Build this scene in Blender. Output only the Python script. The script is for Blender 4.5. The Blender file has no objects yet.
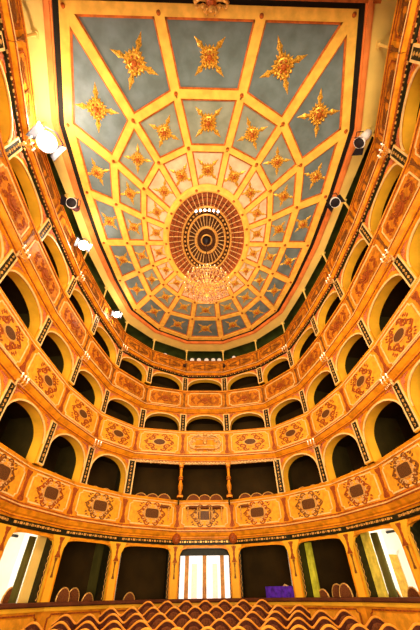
import bpy, math, random
from mathutils import Vector, Matrix
random.seed(7)
PI = math.pi
C = bpy.context.scene.collection
sc = bpy.context.scene

# ------------------------------------------------------------------ camera
cam_data = bpy.data.cameras.new('camera')
cam = bpy.data.objects.new('camera', cam_data); C.objects.link(cam)
cam_data.sensor_fit = 'VERTICAL'; cam_data.sensor_height = 36.0
cam_data.lens = 293.377 * 36.0 / 630.0
cam_data.clip_start = 0.02; cam_data.clip_end = 200
F = Vector((0.023833, 0.72464475, 0.68871037)).normalized()
R = Vector((0.99969048, -0.02219255, -0.01124407)).normalized()
U = R.cross(F)
cam.matrix_world = Matrix(((R.x, U.x, -F.x, -0.127), (R.y, U.y, -F.y, 0), (R.z, U.z, -F.z, 0), (0, 0, 0, 1)))
sc.camera = cam

# ------------------------------------------------------------------ world, large lights, exposure
w = bpy.data.worlds.new('world'); sc.world = w; w.use_nodes = True
w.node_tree.nodes['Background'].inputs[0].default_value = (1.0, 0.62, 0.32, 1)
w.node_tree.nodes['Background'].inputs[1].default_value = 0.35

def light(name, kind, loc, energy, color=(1, .78, .5), size=.3, size_y=None, target=None, spot=None):
    d = bpy.data.lights.new(name, kind); d.energy = energy; d.color = color
    o = bpy.data.objects.new(name, d); C.objects.link(o); o.location = loc
    if kind == 'AREA':
        d.size = size
        if size_y: d.shape = 'RECTANGLE'; d.size_y = size_y
    else: d.shadow_soft_size = size
    if kind == 'SPOT' and spot: d.spot_size = spot; d.spot_blend = .6
    if target is not None:
        o.rotation_euler = (Vector(target) - Vector(loc)).to_track_quat('-Z', 'Y').to_euler()
    return o
light('stage_fill', 'AREA', (0, -6.5, 0.3), 3300, (1, .80, .52), 9, 5, target=(0, 9, 4.0))  # added fill from out of view behind the camera, not a stage lamp
light('low_fill', 'AREA', (0, -1.6, -1.5), 150, (1, .82, .55), 7, 1.2, target=(0, 9, 10))  # added upward fill to brighten soffits and ceiling, no real footlights
light('chandelier_glow', 'POINT', (0, 7.0, 5.4), 820, (1, .81, .54), .8)
sc.view_settings.view_transform = 'Standard'; sc.view_settings.look = 'None'
sc.view_settings.gamma = 1; sc.view_settings.use_curve_mapping = False
sc.view_settings.exposure = -0.06

# ------------------------------------------------------------------ materials
MATS = {}
def mat(name, col, rough=.5, metal=0, var=.18, scale=6, emit=None, estr=0, bump=0, col2=None, spec=.18):
    if name in MATS: return MATS[name]
    m = bpy.data.materials.new(name); m.use_nodes = True; nt = m.node_tree
    b = nt.nodes['Principled BSDF']; b.inputs['Roughness'].default_value = rough; b.inputs['Metallic'].default_value = metal
    b.inputs['Specular IOR Level'].default_value = spec
    tc = nt.nodes.new('ShaderNodeTexCoord'); nz = nt.nodes.new('ShaderNodeTexNoise')
    nz.inputs['Scale'].default_value = scale; nz.inputs['Detail'].default_value = 5
    nt.links.new(tc.outputs['Object'], nz.inputs['Vector'])
    rp = nt.nodes.new('ShaderNodeValToRGB')
    c2 = col2 or tuple(max(0, c * (1 - 2 * var)) for c in col)
    rp.color_ramp.elements[0].position = .35; rp.color_ramp.elements[1].position = .62
    rp.color_ramp.elements[0].color = (*c2, 1); rp.color_ramp.elements[1].color = (*col, 1)
    nt.links.new(nz.outputs['Fac'], rp.inputs['Fac']); nt.links.new(rp.outputs['Color'], b.inputs['Base Color'])
    if bump:
        bp = nt.nodes.new('ShaderNodeBump'); bp.inputs['Strength'].default_value = bump; bp.inputs['Distance'].default_value = .02
        nt.links.new(nz.outputs['Fac'], bp.inputs['Height']); nt.links.new(bp.outputs['Normal'], b.inputs['Normal'])
    if emit:
        b.inputs['Emission Color'].default_value = (*emit, 1); b.inputs['Emission Strength'].default_value = estr
    MATS[name] = m; return m
ORANGE = mat('gilded_front', (.92, .34, .014), .5, var=.24, scale=3)
ORANGE_DK = mat('panel_field', (.96, .41, .025), .55, var=.15, scale=7)
YELLOW = mat('arch_reveal', (.96, .50, .03), .5, var=.1, scale=2)
MOULD = mat('moulding_gold', (.92, .33, .012), .38, var=.2, scale=4)
GILT = mat('bright_gilt', (.95, .50, .12), .32, .25, var=.25, scale=20)
GILT_PALE = mat('pale_gilt_line', (1.0, .66, .26), .4, var=.1, scale=8)
SCROLL = mat('scroll_relief', (.46, .10, .015), .5, var=.3, scale=25)
SCROLL_LT = mat('scroll_relief_light', (.98, .60, .22), .45, var=.3, scale=25)
SCROLL_BR = mat('scroll_brown', (.30, .10, .02), .5, var=.3, scale=25)
PINK = mat('pink_relief', (.80, .24, .10), .5, var=.3, scale=20)
SHADED_GOLD = mat('shaded_gilt_front', (.78, .26, .014), .5, var=.3, scale=5)  # gilt darkened to paint in the weaker light on the upper fronts
DKGREEN = mat('dark_green_inset', (.022, .020, .006), .45, var=.3, scale=10)
PAINTING = mat('dark_landscape_painting', (.20, .075, .02), .4, scale=9, col2=(.03, .015, .008))
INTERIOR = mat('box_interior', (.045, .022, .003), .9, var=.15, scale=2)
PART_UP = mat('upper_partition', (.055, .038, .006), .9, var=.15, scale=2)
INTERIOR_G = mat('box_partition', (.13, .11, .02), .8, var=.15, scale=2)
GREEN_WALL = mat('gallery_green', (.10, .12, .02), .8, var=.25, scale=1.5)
CREAM = mat('cream_plaster', (.98, .68, .18), .6, var=.05, scale=2)
CREAM_W = mat('white_paint', (.95, .88, .72), .6, var=.05, scale=2)
PINKM = mat('pink_rim_moulding', (.92, .27, .06), .45, var=.12, scale=3)
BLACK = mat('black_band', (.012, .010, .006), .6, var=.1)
RIB = mat('rib_gold', (.99, .56, .09), .4, var=.12, scale=4)
REDLINE = mat('red_brown_line', (.62, .16, .03), .5, var=.2, scale=8)
BLUE = mat('coffer_slate_blue', (.155, .205, .22), .7, scale=2.2, col2=(.11, .145, .145))
SAGE = mat('coffer_sage', (.29, .32, .26), .7, scale=2.5, col2=(.20, .23, .18))
BEIGE = mat('coffer_beige', (.74, .56, .38), .7, scale=3, col2=(.58, .42, .26))
STAR = mat('star_gold', (.95, .50, .06), .35, .35, var=.35, scale=18)
STARB = mat('star_boss', (.60, .14, .02), .4, .2, var=.3, scale=20)
REDDARK = mat('oculus_red', (.40, .09, .02), .6, var=.3, scale=14)
BROWN = mat('oculus_brown', (.10, .035, .012), .6, var=.3, scale=14)
VELVET = mat('dark_velvet', (.10, .022, .008), .85, var=.3, scale=12)
VELVET_L = mat('patterned_upholstery', (.22, .065, .015), .8, scale=30, col2=(.10, .028, .010))
SEATGOLD = mat('seat_rim_gold', (.95, .36, .04), .4, .1, var=.12, scale=10)
RAIL = mat('dark_rail_velvet', (.13, .035, .012), .7, var=.2, scale=4)
WOODDOOR = mat('door_stile_wood', (.78, .36, .10), .5, var=.2, scale=8)
PANE = mat('lit_door_pane', (.9, .9, .95), .4, var=.03, emit=(1, .93, .88), estr=.9)
WHITE = mat('white_enamel', (.9, .88, .9), .35, var=.05)
BLACKM = mat('black_metal', (.02, .015, .02), .4, .3, var=.1)
MAROON = mat('maroon_casing', (.12, .015, .03), .5, var=.2)
BLUEC = mat('royal_blue_cloth', (.10, .02, .55), .7, var=.3, scale=8)
PROSC = mat('proscenium_maroon', (.16, .03, .015), .6, var=.3, scale=3)
FLOORM = mat('stalls_floor', (.20, .06, .02), .7, var=.2, scale=3)
CRYSTAL = mat('crystal', (.80, .40, .22), .15, .3, var=.4, scale=30)
BULB = mat('candle_bulb', (1, .9, .7), .4, var=.02, emit=(1, .72, .42), estr=2.2)
SPOTLENS = mat('spotlight_lens', (1, 1, 1), .4, var=.02, emit=(1, .86, .72), estr=30)
SMALLLENS = mat('small_lamp_lens', (1, 1, 1), .4, var=.02, emit=(.95, .95, 1), estr=9)

# ------------------------------------------------------------------ mesh builder
class MB:
    def __init__(s): s.v = []; s.f = []
    def add(s, vs, fs):
        n = len(s.v); s.v += [tuple(p) for p in vs]; s.f += [tuple(i + n for i in f) for f in fs]; return s
    def box(s, x0, x1, y0, y1, z0, z1):
        return s.add([(x0, y0, z0), (x1, y0, z0), (x1, y1, z0), (x0, y1, z0), (x0, y0, z1), (x1, y0, z1), (x1, y1, z1), (x0, y1, z1)],
                     [(0, 3, 2, 1), (4, 5, 6, 7), (0, 1, 5, 4), (1, 2, 6, 5), (2, 3, 7, 6), (3, 0, 4, 7)])
    def loft(s, rings, close=True, caps=True):
        n = len(rings[0]); base = len(s.v)
        for r in rings: s.v += [tuple(p) for p in r]
        for i in range(len(rings) - 1):
            for j in range(n if close else n - 1):
                a = base + i * n + j; b = base + i * n + (j + 1) % n
                s.f.append((a, b, b + n, a + n))
        if caps:
            s.f.append(tuple(base + j for j in reversed(range(n)))); e = base + (len(rings) - 1) * n
            s.f.append(tuple(e + j for j in range(n)))
        return s
    def tube(s, pts, r, n=6, closed=False):
        pts = [Vector(p) for p in pts]; rr = r if isinstance(r, (list, tuple)) else [r] * len(pts)
        rings = []
        m = len(pts); prev = None
        for i, p in enumerate(pts):
            if closed: t = pts[(i + 1) % m] - pts[i - 1]
            else: t = pts[min(i + 1, m - 1)] - pts[max(i - 1, 0)]
            t = t.normalized() if t.length > 1e-9 else Vector((0, 0, 1))
            if prev is None:
                a = Vector((0, 0, 1)) if abs(t.z) < .9 else Vector((1, 0, 0)); prev = t.cross(a).normalized()
            u = (prev - t * prev.dot(t)).normalized(); prev = u; v = t.cross(u)
            rings.append([p + (u * math.cos(2 * PI * k / n) + v * math.sin(2 * PI * k / n)) * rr[i] for k in range(n)])
        if closed: rings.append(rings[0]); return s.loft(rings, caps=False)
        return s.loft(rings)
    def lathe(s, prof, c=(0, 0, 0), n=12):
        rings = [[(c[0] + r * math.cos(2 * PI * k / n), c[1] + r * math.sin(2 * PI * k / n), c[2] + z) for k in range(n)] for r, z in prof]
        return s.loft(rings)
    def ball(s, c, r, n=8, m=5, sz=1):
        return s.lathe([(max(.0005, r * math.sin(PI * i / m)), -r * sz * math.cos(PI * i / m)) for i in range(m + 1)], c, n)
    def strip_xz(s, pts, wd, y0, y1, closed=False):      # ribbon in the x-z plane, extruded from y0 to y1
        n = len(pts); ww = wd if isinstance(wd, (list, tuple)) else [wd] * n; rings = []
        for i in range(n):
            if closed: a, b = pts[i - 1], pts[(i + 1) % n]
            else: a, b = pts[max(i - 1, 0)], pts[min(i + 1, n - 1)]
            tx, tz = b[0] - a[0], b[1] - a[1]; L = math.hypot(tx, tz) or 1; nx, nz = -tz / L * ww[i] / 2, tx / L * ww[i] / 2
            x, z = pts[i]
            rings.append([(x + nx, y0, z + nz), (x - nx, y0, z - nz), (x - nx, y1, z - nz), (x + nx, y1, z + nz)])
        if closed: rings.append(rings[0])
        return s.loft(rings, caps=not closed)
    def poly_xz(s, pts, y0, y1):
        return s.loft([[(x, y0, z) for x, z in pts], [(x, y1, z) for x, z in pts]])
    def mesh(s, name, m):
        me = bpy.data.meshes.new(name); me.from_pydata(s.v, [], s.f); me.materials.append(m)
        import bmesh
        bm = bmesh.new(); bm.from_mesh(me); bmesh.ops.recalc_face_normals(bm, faces=bm.faces); bm.to_mesh(me); bm.free()
        return me
    def build(s, name, m, parent=None, smooth=False):
        me = s.mesh(name, m)
        if smooth:
            for p in me.polygons: p.use_smooth = True
        o = bpy.data.objects.new(name, me); C.objects.link(o)
        if parent is not None: o.parent = parent
        return o
def tag(o, label, cat, group=None):
    o['label'] = label; o['category'] = cat
    if group: o['group'] = group
    return o
def thing(name, label, cat, group=None, M=None):
    o = bpy.data.objects.new(name, None); C.objects.link(o); o.empty_display_size = .1
    if M is not None: o.matrix_world = M
    return tag(o, label, cat, group)
def struct(o): o['kind'] = 'structure'; return o
def inst(name, me, parent=None, loc=(0, 0, 0), rot=(0, 0, 0), scale=(1, 1, 1)):
    o = bpy.data.objects.new(name, me); C.objects.link(o); o.location = loc; o.rotation_euler = rot; o.scale = scale
    if parent is not None: o.parent = parent
    return o
def copy_tree(o, parent=None):
    c = o.copy(); C.objects.link(c)
    if parent is not None: c.parent = parent
    for ch in list(o.children): copy_tree(ch, c)
    return c
ORD = ['', 'first', 'second', 'third', 'fourth', 'fifth', 'sixth', 'seventh', 'eighth', 'ninth', 'tenth', 'eleventh', 'twelfth', 'thirteenth', 'fourteenth', 'fifteenth', 'sixteenth']

# ------------------------------------------------------------------ plans of the horseshoe, one per level (right half, from the axis outwards)
PLAN = {
 0: [(1.13, 14.3), (3.10, 13.15), (4.50, 11.45), (5.22, 9.45), (5.38, 7.1), (5.38, 4.8), (5.25, 2.6), (4.75, .6)],
 1: [(1.01, 13.72), (3.08, 13.28), (4.38, 11.75), (5.00, 9.48), (5.20, 7.0), (5.20, 4.8), (5.10, 2.6), (4.62, .6)],
 2: [(1.08, 14.15), (3.01, 13.6), (4.33, 11.75), (4.85, 9.36), (5.14, 7.09), (5.14, 4.6), (5.05, 2.5), (4.6, .6)],
 3: [(1.09, 14.3), (2.91, 13.27), (4.20, 11.75), (4.72, 9.33), (5.04, 7.23), (5.12, 4.9), (5.06, 2.6), (4.55, .6), (4.25, -.9)],
 4: [(1.09, 14.3), (2.91, 13.27), (4.20, 11.75), (4.72, 9.33), (5.04, 7.23), (5.12, 4.9), (5.06, 2.6), (4.55, .6), (4.25, -.9)],
}
# opening base, opening top (= underside of the moulding), panel bottom, panel top, rail top of the parapet standing on it
LEV = {0: (-.12, 1.36, 1.87, 2.72, 2.83), 1: (2.83, 4.14, 4.45, 5.39, 5.49), 2: (5.49, 6.55, 6.85, 7.71, 7.80), 3: (7.80, 8.72, 9.02, 9.73, 9.80)}
TIERN = {0: 'ground level', 1: 'first tier', 2: 'second tier', 3: 'third tier', 4: 'top gallery'}
DEPTH = 1.7

def full(t):
    p = PLAN[t]; return [Vector((-x, y)) for x, y in reversed(p)] + [Vector((x, y)) for x, y in p]
def frames(t):
    P = full(t); n = len(P); out = []
    tan = lambda a, b, c: math.tan(((b - a).angle_signed(c - b)) / 2)
    for i in range(n - 1):
        A, B = P[i], P[i + 1]; d = (B - A); wd = d.length; d.normalize()
        nrm = Vector((-d.y, d.x))                    # outward (left of travel: travel goes -x .. +x over the back)
        tA = math.tan(-d.angle_signed(A - P[i - 1]) / 2) if i > 0 else 0
        tB = math.tan(-(P[i + 2] - B).angle_signed(d) / 2) if i < n - 2 else 0
        # sign so that the outward offset lengthens the bay
        def ext(a, b):                               # half turning angle between successive directions
            c = max(-1, min(1, a.normalized().dot(b.normalized()))); return math.tan(math.acos(c) / 2)
        tA = ext(A - P[i - 1], d) if i > 0 else 0
        tB = ext(d, P[i + 2] - B) if i < n - 2 else 0
        mid = (A + B) / 2
        M = Matrix(((d.x, nrm.x, 0, mid.x), (d.y, nrm.y, 0, mid.y), (0, 0, 1, 0), (0, 0, 0, 1)))
        k = i - (n // 2 - 1)                         # 0 = centre bay, negative left
        out.append((k, wd, tA, tB, M))
    return out
def vframes(t):
    P = full(t); n = len(P); out = []
    for i in range(n):
        a = (P[i] - P[i - 1]).normalized() if i > 0 else None; b = (P[i + 1] - P[i]).normalized() if i < n - 1 else None
        d = ((a + b) if a and b else (a or b)).normalized(); nrm = Vector((-d.y, d.x))
        M = Matrix(((d.x, nrm.x, 0, P[i].x), (d.y, nrm.y, 0, P[i].y), (0, 0, 1, 0), (0, 0, 0, 1)))
        k = i - n // 2; k = k + 1 if k >= 0 else k   # -1,1 flank the centre bay
        out.append((k, M))
    return out
def prism(mb, prof, wd, tA, tB):                     # prof: closed list of (depth outward, z)
    L = [(-wd / 2 - d * tA, d, z) for d, z in prof]; Rr = [(wd / 2 + d * tB, d, z) for d, z in prof]
    mb.loft([L, Rr]); return mb
def rect(d0, d1, z0, z1): return [(d0, z0), (d1, z0), (d1, z1), (d0, z1)]

# ------------------------------------------------------------------ ornament meshes (unit size, facing -y)
def spiral(cx, cz, r0, turns, a0, sgn, n=16, grow=1.0):
    return [(cx + r0 * (1 - .85 * i / n) * math.cos(a0 + sgn * turns * 2 * PI * i / n), cz + r0 * (1 - .85 * i / n) * math.sin(a0 + sgn * turns * 2 * PI * i / n)) for i in range(n + 1)]
def scroll_mesh():
    mb = MB()
    for sx in (-1, 1):
        for sz in (-1, 1):
            p = spiral(sx * .55, sz * .45, .26, 1.3, PI / 2 if sz > 0 else -PI / 2, sx * sz)
            mb.strip_xz(p, [.12 * (1 - .6 * i / 16) for i in range(17)], -.9, 0)
            p = spiral(sx * .33, sz * .80, .20, 1.2, PI if sx > 0 else 0, -sx * sz)
            mb.strip_xz(p, [.10 * (1 - .6 * i / 16) for i in range(17)], -.7, 0)
            p = [(sx * (.55 + .1 * i), sz * (.2 + .10 * math.sin(i * 1.1))) for i in range(5)]
            mb.strip_xz(p, [.14, .12, .1, .07, .02], -.8, 0)
            for a in (.2, .7, 1.2):                  # leaves
                x, z = sx * (.5 + .28 * math.cos(a)), sz * (.42 + .42 * math.sin(a))
                mb.poly_xz([(x, z), (x + sx * .12, z + sz * .02), (x + sx * .16, z + sz * .16), (x + sx * .02, z + sz * .10)], -.5, 0)
        p = spiral(sx * .86, 0, .14, 1.2, PI, sx)
        mb.strip_xz(p, .07, -.7, 0)
    return mb.mesh('scrollwork', SCROLL)
SCR = scroll_mesh()
def variant(me, m):
    c = me.copy(); c.materials.clear(); c.materials.append(m); return c
SCR_LT = variant(SCR, SCROLL_LT); SCR_BR = variant(SCR, SCROLL_BR); SCR_PK = variant(SCR, PINK)
def cartouche_frame(kind):
    mb = MB(); n = 24
    for i in range(n):                               # scalloped frame
        a = 2 * PI * i / n
        if kind == 'oval': x, z = math.cos(a), math.sin(a)
        else:
            c, s_ = math.cos(a), math.sin(a); q = (abs(c) ** 4 + abs(s_) ** 4) ** -.25; x, z = c * q, s_ * q
        rr = .20 if i % 2 else .26
        mb.poly_xz([(x + rr * math.cos(b), z + rr * math.sin(b)) for b in [2 * PI * j / 6 for j in range(6)]], -1.1 if i % 2 else -1.4, 0)
    return mb.mesh('cartouche_frame', GILT)
CF_O = cartouche_frame('oval'); CF_R = cartouche_frame('rect')
def ov(kind):
    mb = MB(); pts = []
    for i in range(24):
        a = 2 * PI * i / 24; c, s_ = math.cos(a), math.sin(a)
        q = 1 if kind == 'oval' else (abs(c) ** 6 + abs(s_) ** 6) ** (-1 / 6)
        pts.append((c * q, s_ * q))
    mb.poly_xz(pts, -1.0, 0); return mb.mesh('painting', PAINTING)
PT_O = ov('oval'); PT_R = ov('rect')
def emblem():
    mb = MB()
    for i in range(7):
        a = PI * (i) / 6; x, z = math.cos(a), math.sin(a)
        mb.strip_xz([(0, -.4), (x * .5, z * .5 - .2), (x * .95, z * .95 - .1)], [.12, .3, .04], -.9, 0)
    mb.strip_xz([(-1, -.3), (-.5, -.75), (0, -.9), (.5, -.75), (1, -.3)], [.08, .22, .28, .22, .08], -1, 0)
    mb.poly_xz([(.35 * math.cos(2 * PI * j / 10), -.15 + .35 * math.sin(2 * PI * j / 10)) for j in range(10)], -1.3, 0)
    return mb.mesh('emblem', SCROLL)
EMB = emblem(); EMB_LT = variant(EMB, SCROLL_LT)
def pendant_mesh():                                  # narrow vertical ornament between panels
    mb = MB()
    mb.poly_xz([(-.5, 1), (.5, 1), (.32, .72), (.5, .5), (.25, .3), (.42, 0), (.25, -.3), (.5, -.55), (.3, -.75), (.55, -1), (-.55, -1), (-.3, -.75), (-.5, -.55), (-.25, -.3), (-.42, 0), (-.25, .3), (-.5, .5), (-.32, .72)], -.6, 0)
    mb.poly_xz([(.28 * math.cos(2 * PI * j / 8), .45 * math.sin(2 * PI * j / 8)) for j in range(8)], -1.0, 0)
    mb.strip_xz([(-.8, .95), (-.3, .6), (0, .85), (.3, .6), (.8, .95)], .16, -.9, 0)
    mb.strip_xz([(-.8, -.95), (-.3, -.6), (0, -.85), (.3, -.6), (.8, -.95)], .16, -.9, 0)
    return mb.mesh('pendant_ornament', SCROLL)
PEND = pendant_mesh(); PEND_BR = variant(PEND, SCROLL_BR)
def spandrel_mesh():
    mb = MB()
    mb.strip_xz(spiral(.25, -.25, .2, 1.3, PI / 2, -1), .08, -.8, 0)
    mb.strip_xz([(.05, -.9), (.08, -.6), (.15, -.35), (.35, -.15), (.6, -.07), (.95, -.05)], [.03, .1, .14, .14, .1, .03], -.8, 0)
    return mb.mesh('spandrel_relief', PINK)
SPAN = spandrel_mesh()

# ------------------------------------------------------------------ arch over an opening
def arch_pts(hw, z0, z1, spring, flat, n=22):        # from lower left, over, to lower right
    pts = [(-hw, z0)]
    for i in range(n + 1):
        a = PI - PI * i / n
        c, s_ = math.cos(a), math.sin(a)
        e = 2 / flat
        x = hw * math.copysign(abs(c) ** e, c); z = spring + (z1 - spring) * abs(s_) ** e
        pts.append((x, z))
    pts.append((hw, z0)); return pts
def arch_mesh(mb, wd, tA, tB, hw, z0, zt, z1, spring, flat, d0, d1):
    pts = arch_pts(hw, z0, z1, spring, flat); n = len(pts); v = []; f = []
    out = []
    for i, (x, z) in enumerate(pts):
        if i == 0: out.append((-1, z0))
        elif i == n - 1: out.append((1, z0))
        else:
            q = (i - 1) / (n - 3)
            if q < .18: out.append((-1, z0 + (zt - z0) * (.3 + .7 * q / .18)))
            elif q > .82: out.append((1, z0 + (zt - z0) * (.3 + .7 * (1 - q) / .18)))
            else: out.append((-1 + 2 * (q - .18) / .64, zt))
    def ex(u, d):
        xl, xr = -wd / 2 - d * tA, wd / 2 + d * tB
        return xl + (xr - xl) * (u + 1) / 2
    for d in (d0, d1):
        for (x, z), (u, zo) in zip(pts, out): v.append((x, d, z)); v.append((ex(u, d), d, zo))
    m = 2 * n
    for i in range(n - 1):
        a = 2 * i; f.append((a, a + 1, a + 3, a + 2)); b = a + m; f.append((b, b + 2, b + 3, b + 1))
        f.append((a, a + 2, a + 2 + m, a + m)); f.append((a + 1, a + 1 + m, a + 3 + m, a + 3))
    f.append((0, m, m + 1, 1)); e = 2 * (n - 1); f.append((e, e + 1, e + 1 + m, e + m))
    mb.add(v, f); return pts

def side_words(k):
    if k == 0: return 'on the centre axis'
    return f'{ORD[abs(k)]} bay {"left" if k < 0 else "right"} of centre'
def dot_row(mb, x0, x1, z, d, step, r):
    n = max(1, int((x1 - x0) / step))
    for i in range(n):
        x = x0 + (x1 - x0) * (i + .5) / n
        if i % 2 == 0: mb.box(x - r * 1.5, x + r * 1.5, d - .02, d, z - r, z + r)
        else: mb.box(x - r * .6, x + r * .6, d - .02, d, z - r * .7, z + r * .7)

def frame_line(mb, hw, z0, z1, notch, wd, d):
    p = [(-hw + notch, z0), (hw - notch, z0), (hw - notch, z0 + notch * .6), (hw, z0 + notch), (hw, z1 - notch), (hw - notch, z1 - notch * .6), (hw - notch, z1),
         (-hw + notch, z1), (-hw + notch, z1 - notch * .6), (-hw, z1 - notch), (-hw, z0 + notch), (-hw + notch, z0 + notch * .6)]
    mb.strip_xz(p, wd, d - .025, d, closed=True)
DARKBAND = {0, 3}
def make_box(t, k, wd, tA, tB, M):
    z0, zt, p0, p1, zr = LEV[t]
    O = thing('theatre_box', f'{["ground level","first tier","second tier","third tier"][t]} box with {"bright" if t == 0 and k in (-3,0,3) else "dark"} interior and {"flat" if t == 0 or (t == 1 and abs(k) < 2) else "arched"} opening, {side_words(k)}',
              'theatre box', f'{TIERN[t]} boxes around the horseshoe', M @ Matrix.Translation((0, 0, z0)))
    def B(mb, name, m, smooth=False):
        mb.v = [(x, y, z - z0) for x, y, z in mb.v]; return mb.build(name, m, O, smooth)
    back = .35
    # floor slab, back wall, partitions
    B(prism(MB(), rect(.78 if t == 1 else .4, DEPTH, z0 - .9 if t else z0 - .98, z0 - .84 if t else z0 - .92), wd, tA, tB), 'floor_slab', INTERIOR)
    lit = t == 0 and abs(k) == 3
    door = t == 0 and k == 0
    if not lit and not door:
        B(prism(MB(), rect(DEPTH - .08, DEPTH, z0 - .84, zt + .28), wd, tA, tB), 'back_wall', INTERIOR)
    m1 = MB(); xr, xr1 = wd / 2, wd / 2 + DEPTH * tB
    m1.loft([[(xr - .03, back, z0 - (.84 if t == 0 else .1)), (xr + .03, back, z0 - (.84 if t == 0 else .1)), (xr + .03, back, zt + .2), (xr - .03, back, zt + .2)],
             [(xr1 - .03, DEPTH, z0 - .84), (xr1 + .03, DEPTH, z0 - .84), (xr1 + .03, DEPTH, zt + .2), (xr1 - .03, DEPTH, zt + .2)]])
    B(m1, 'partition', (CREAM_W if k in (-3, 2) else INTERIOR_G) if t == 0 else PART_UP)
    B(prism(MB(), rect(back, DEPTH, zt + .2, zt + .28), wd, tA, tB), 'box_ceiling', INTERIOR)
    # the arch
    flatlintel = t == 1 and abs(k) <= 1
    m = MB(); m2 = MB()
    if t == 0:
        hw = wd / 2 - .13; arch_mesh(m, wd, tA, tB, hw, z0, zt, zt - .06, zt - .42, 4.2, 0, .14)
        pts = arch_pts(hw, z0, zt - .06, zt - .42, 4.2)
    elif flatlintel:
        hw = wd / 2 - .05; arch_mesh(m, wd, tA, tB, hw, z0, zt, zt - .04, zt - .10, 9, 0, .1); pts = arch_pts(hw, z0, zt - .04, zt - .1, 9)
    else:
        hw = wd / 2 - .16; hh = zt - z0
        arch_mesh(m, wd, tA, tB, hw, z0, zt, zt - .07, z0 + hh * .42, 2.1, .04, .34); pts = arch_pts(hw, z0, zt - .07, z0 + hh * .42, 2.1)
        mf = MB(); arch_mesh(mf, wd, tA, tB, hw, z0, zt, zt - .07, z0 + hh * .42, 2.1, 0, .04); B(mf, 'arch_face', ORANGE)
    B(m, 'arch_reveal' if t and not flatlintel else 'lintel', YELLOW if t and not flatlintel else ORANGE)
    inner = [(x * .985, z) for x, z in pts[1:-1]]
    m2.strip_xz(pts[1:-1], .05, -.03, 0); B(m2, 'arch_edge_moulding', GILT_PALE if t != 0 else MOULD)
    if t and not flatlintel:
        face = MB()
        for s_ in (-1, 1):
            o = inst('spandrel_relief', SPAN, O, (s_ * (wd / 2 - .12), 0, zt - z0), (0, 0, 0), (-s_ * .5 * min(1, wd / 2.2), .03, .42))
    if flatlintel:                                    # fringe of little hanging leaves
        fr = MB(); nn = 15
        for i in range(nn):
            x = -wd / 2 + wd * (i + .5) / nn; h = .07 + .05 * ((i * 7) % 3) / 2
            fr.poly_xz([(x - wd / nn * .45, zt), (x + wd / nn * .45, zt), (x + .01, zt - h), (x - .01, zt - h)], -.13, -.10)
        B(fr, 'lintel_fringe', SCROLL_LT)
    # moulding under the parapet
    if t in DARKBAND:
        bz = zt + (.16 if t == 0 else .13)
        B(prism(MB(), [(.3, zt), (-.02, zt), (-.02, zt + .03), (-.06, zt + .04), (-.06, bz), (.3, bz)], wd, tA, tB), 'dark_frieze', DKGREEN)
        dm = MB(); dot_row(dm, -wd / 2 + .12, wd / 2 - .12, (zt + bz) / 2 + .015, -.06, .10 if t == 0 else .12, .028 if t == 0 else .022)
        B(dm, 'frieze_beading', GILT)
        zz = bz
        a = (p0 - bz)
        prof = [(.3, zz), (-.07, zz), (-.10, zz + a * .15), (-.10, zz + a * .25), (-.15, zz + a * .35), (-.20, zz + a * .6), (-.20, zz + a * .75), (-.12, zz + a * .9), (-.10, p0), (.3, p0)]
    else:
        zz = zt; a = p0 - zt
        prof = [(.3, zz), (-.05, zz), (-.09, zz + a * .1), (-.09, zz + a * .22), (-.13, zz + a * .3), (-.20, zz + a * .55), (-.20, zz + a * .72), (-.14, zz + a * .85), (-.10, p0), (.3, p0)]
    B(prism(MB(), prof, wd, tA, tB), 'cornice_moulding', MOULD)
    lm = MB(); zl = prof[6][1]
    prism(lm, rect(-.215, -.19, zl - .035, zl - .01), wd, tA, tB); prism(lm, rect(-.12, -.09, p0 - .02, p0 + .01), wd, tA, tB); prism(lm, rect(-.105, -.06, prof[3][1] - .05, prof[3][1] - .03), wd, tA, tB)
    B(lm, 'cornice_fillet', SCROLL)
    lp = MB(); prism(lp, rect(-.222, -.18, zl + .0, zl + .022), wd, tA, tB); B(lp, 'cornice_highlight', GILT_PALE)
    # parapet panel
    par = B(prism(MB(), rect(-.08, .06, p0, p1), wd, tA, tB), 'parapet_panel', ORANGE if t < 2 else SHADED_GOLD)
    h = p1 - p0; zc = (p0 + p1) / 2; hw = wd / 2 - .22
    fm = MB(); frame_line(fm, hw, p0 + .07, p1 - .07, .10, .035, -.08)
    def L(z): return z - z0
    fo = B(fm, 'panel_border', [GILT_PALE, GILT_PALE, GILT_PALE, SCROLL][t]); fo.parent = par
    fld = MB(); fld.poly_xz([(-hw + .04, p0 + .18), (-hw + .12, p0 + .09), (hw - .12, p0 + .09), (hw - .04, p0 + .18), (hw - .04, p1 - .18), (hw - .12, p1 - .09), (-hw + .12, p1 - .09), (-hw + .04, p1 - .18)], -.09, -.08)
    fo = B(fld, 'panel_field', ORANGE_DK if t < 2 else SHADED_GOLD); fo.parent = par
    def orn(name, me, x, z, sx, sz, d=.028): 
        o = inst(name, me, par, (x, -.09, z - z0), (0, 0, 0), (sx, d, sz)); return o
    s = h / .9
    if t == 0:
        orn('scrollwork', SCR if k % 2 else SCR_BR, 0, zc, .62 * s * min(1, wd / 2), .40 * s)
        orn('cartouche_frame', CF_R, 0, zc, .27, .15); orn('painting', PT_R, 0, zc, .27, .15, .045)
        orn('scrollwork', SCR_LT, 0, zc, .42 * s, .30 * s, .034)
    elif t == 1:
        if k == 0:
            orn('scrollwork', SCR_LT, 0, zc, .75, .36, .05)
        else:
            orn('scrollwork', SCR, 0, zc, .66 * min(1, wd / 2.1), .36)
        orn('cartouche_frame', CF_O, 0, zc, .26, .13); orn('painting', PT_O, 0, zc, .25, .12, .045)
    elif t == 2:
        orn('scrollwork', SCR, -.45, zc, .28, .20); orn('scrollwork', SCR, .45, zc, .28, .20)
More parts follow.
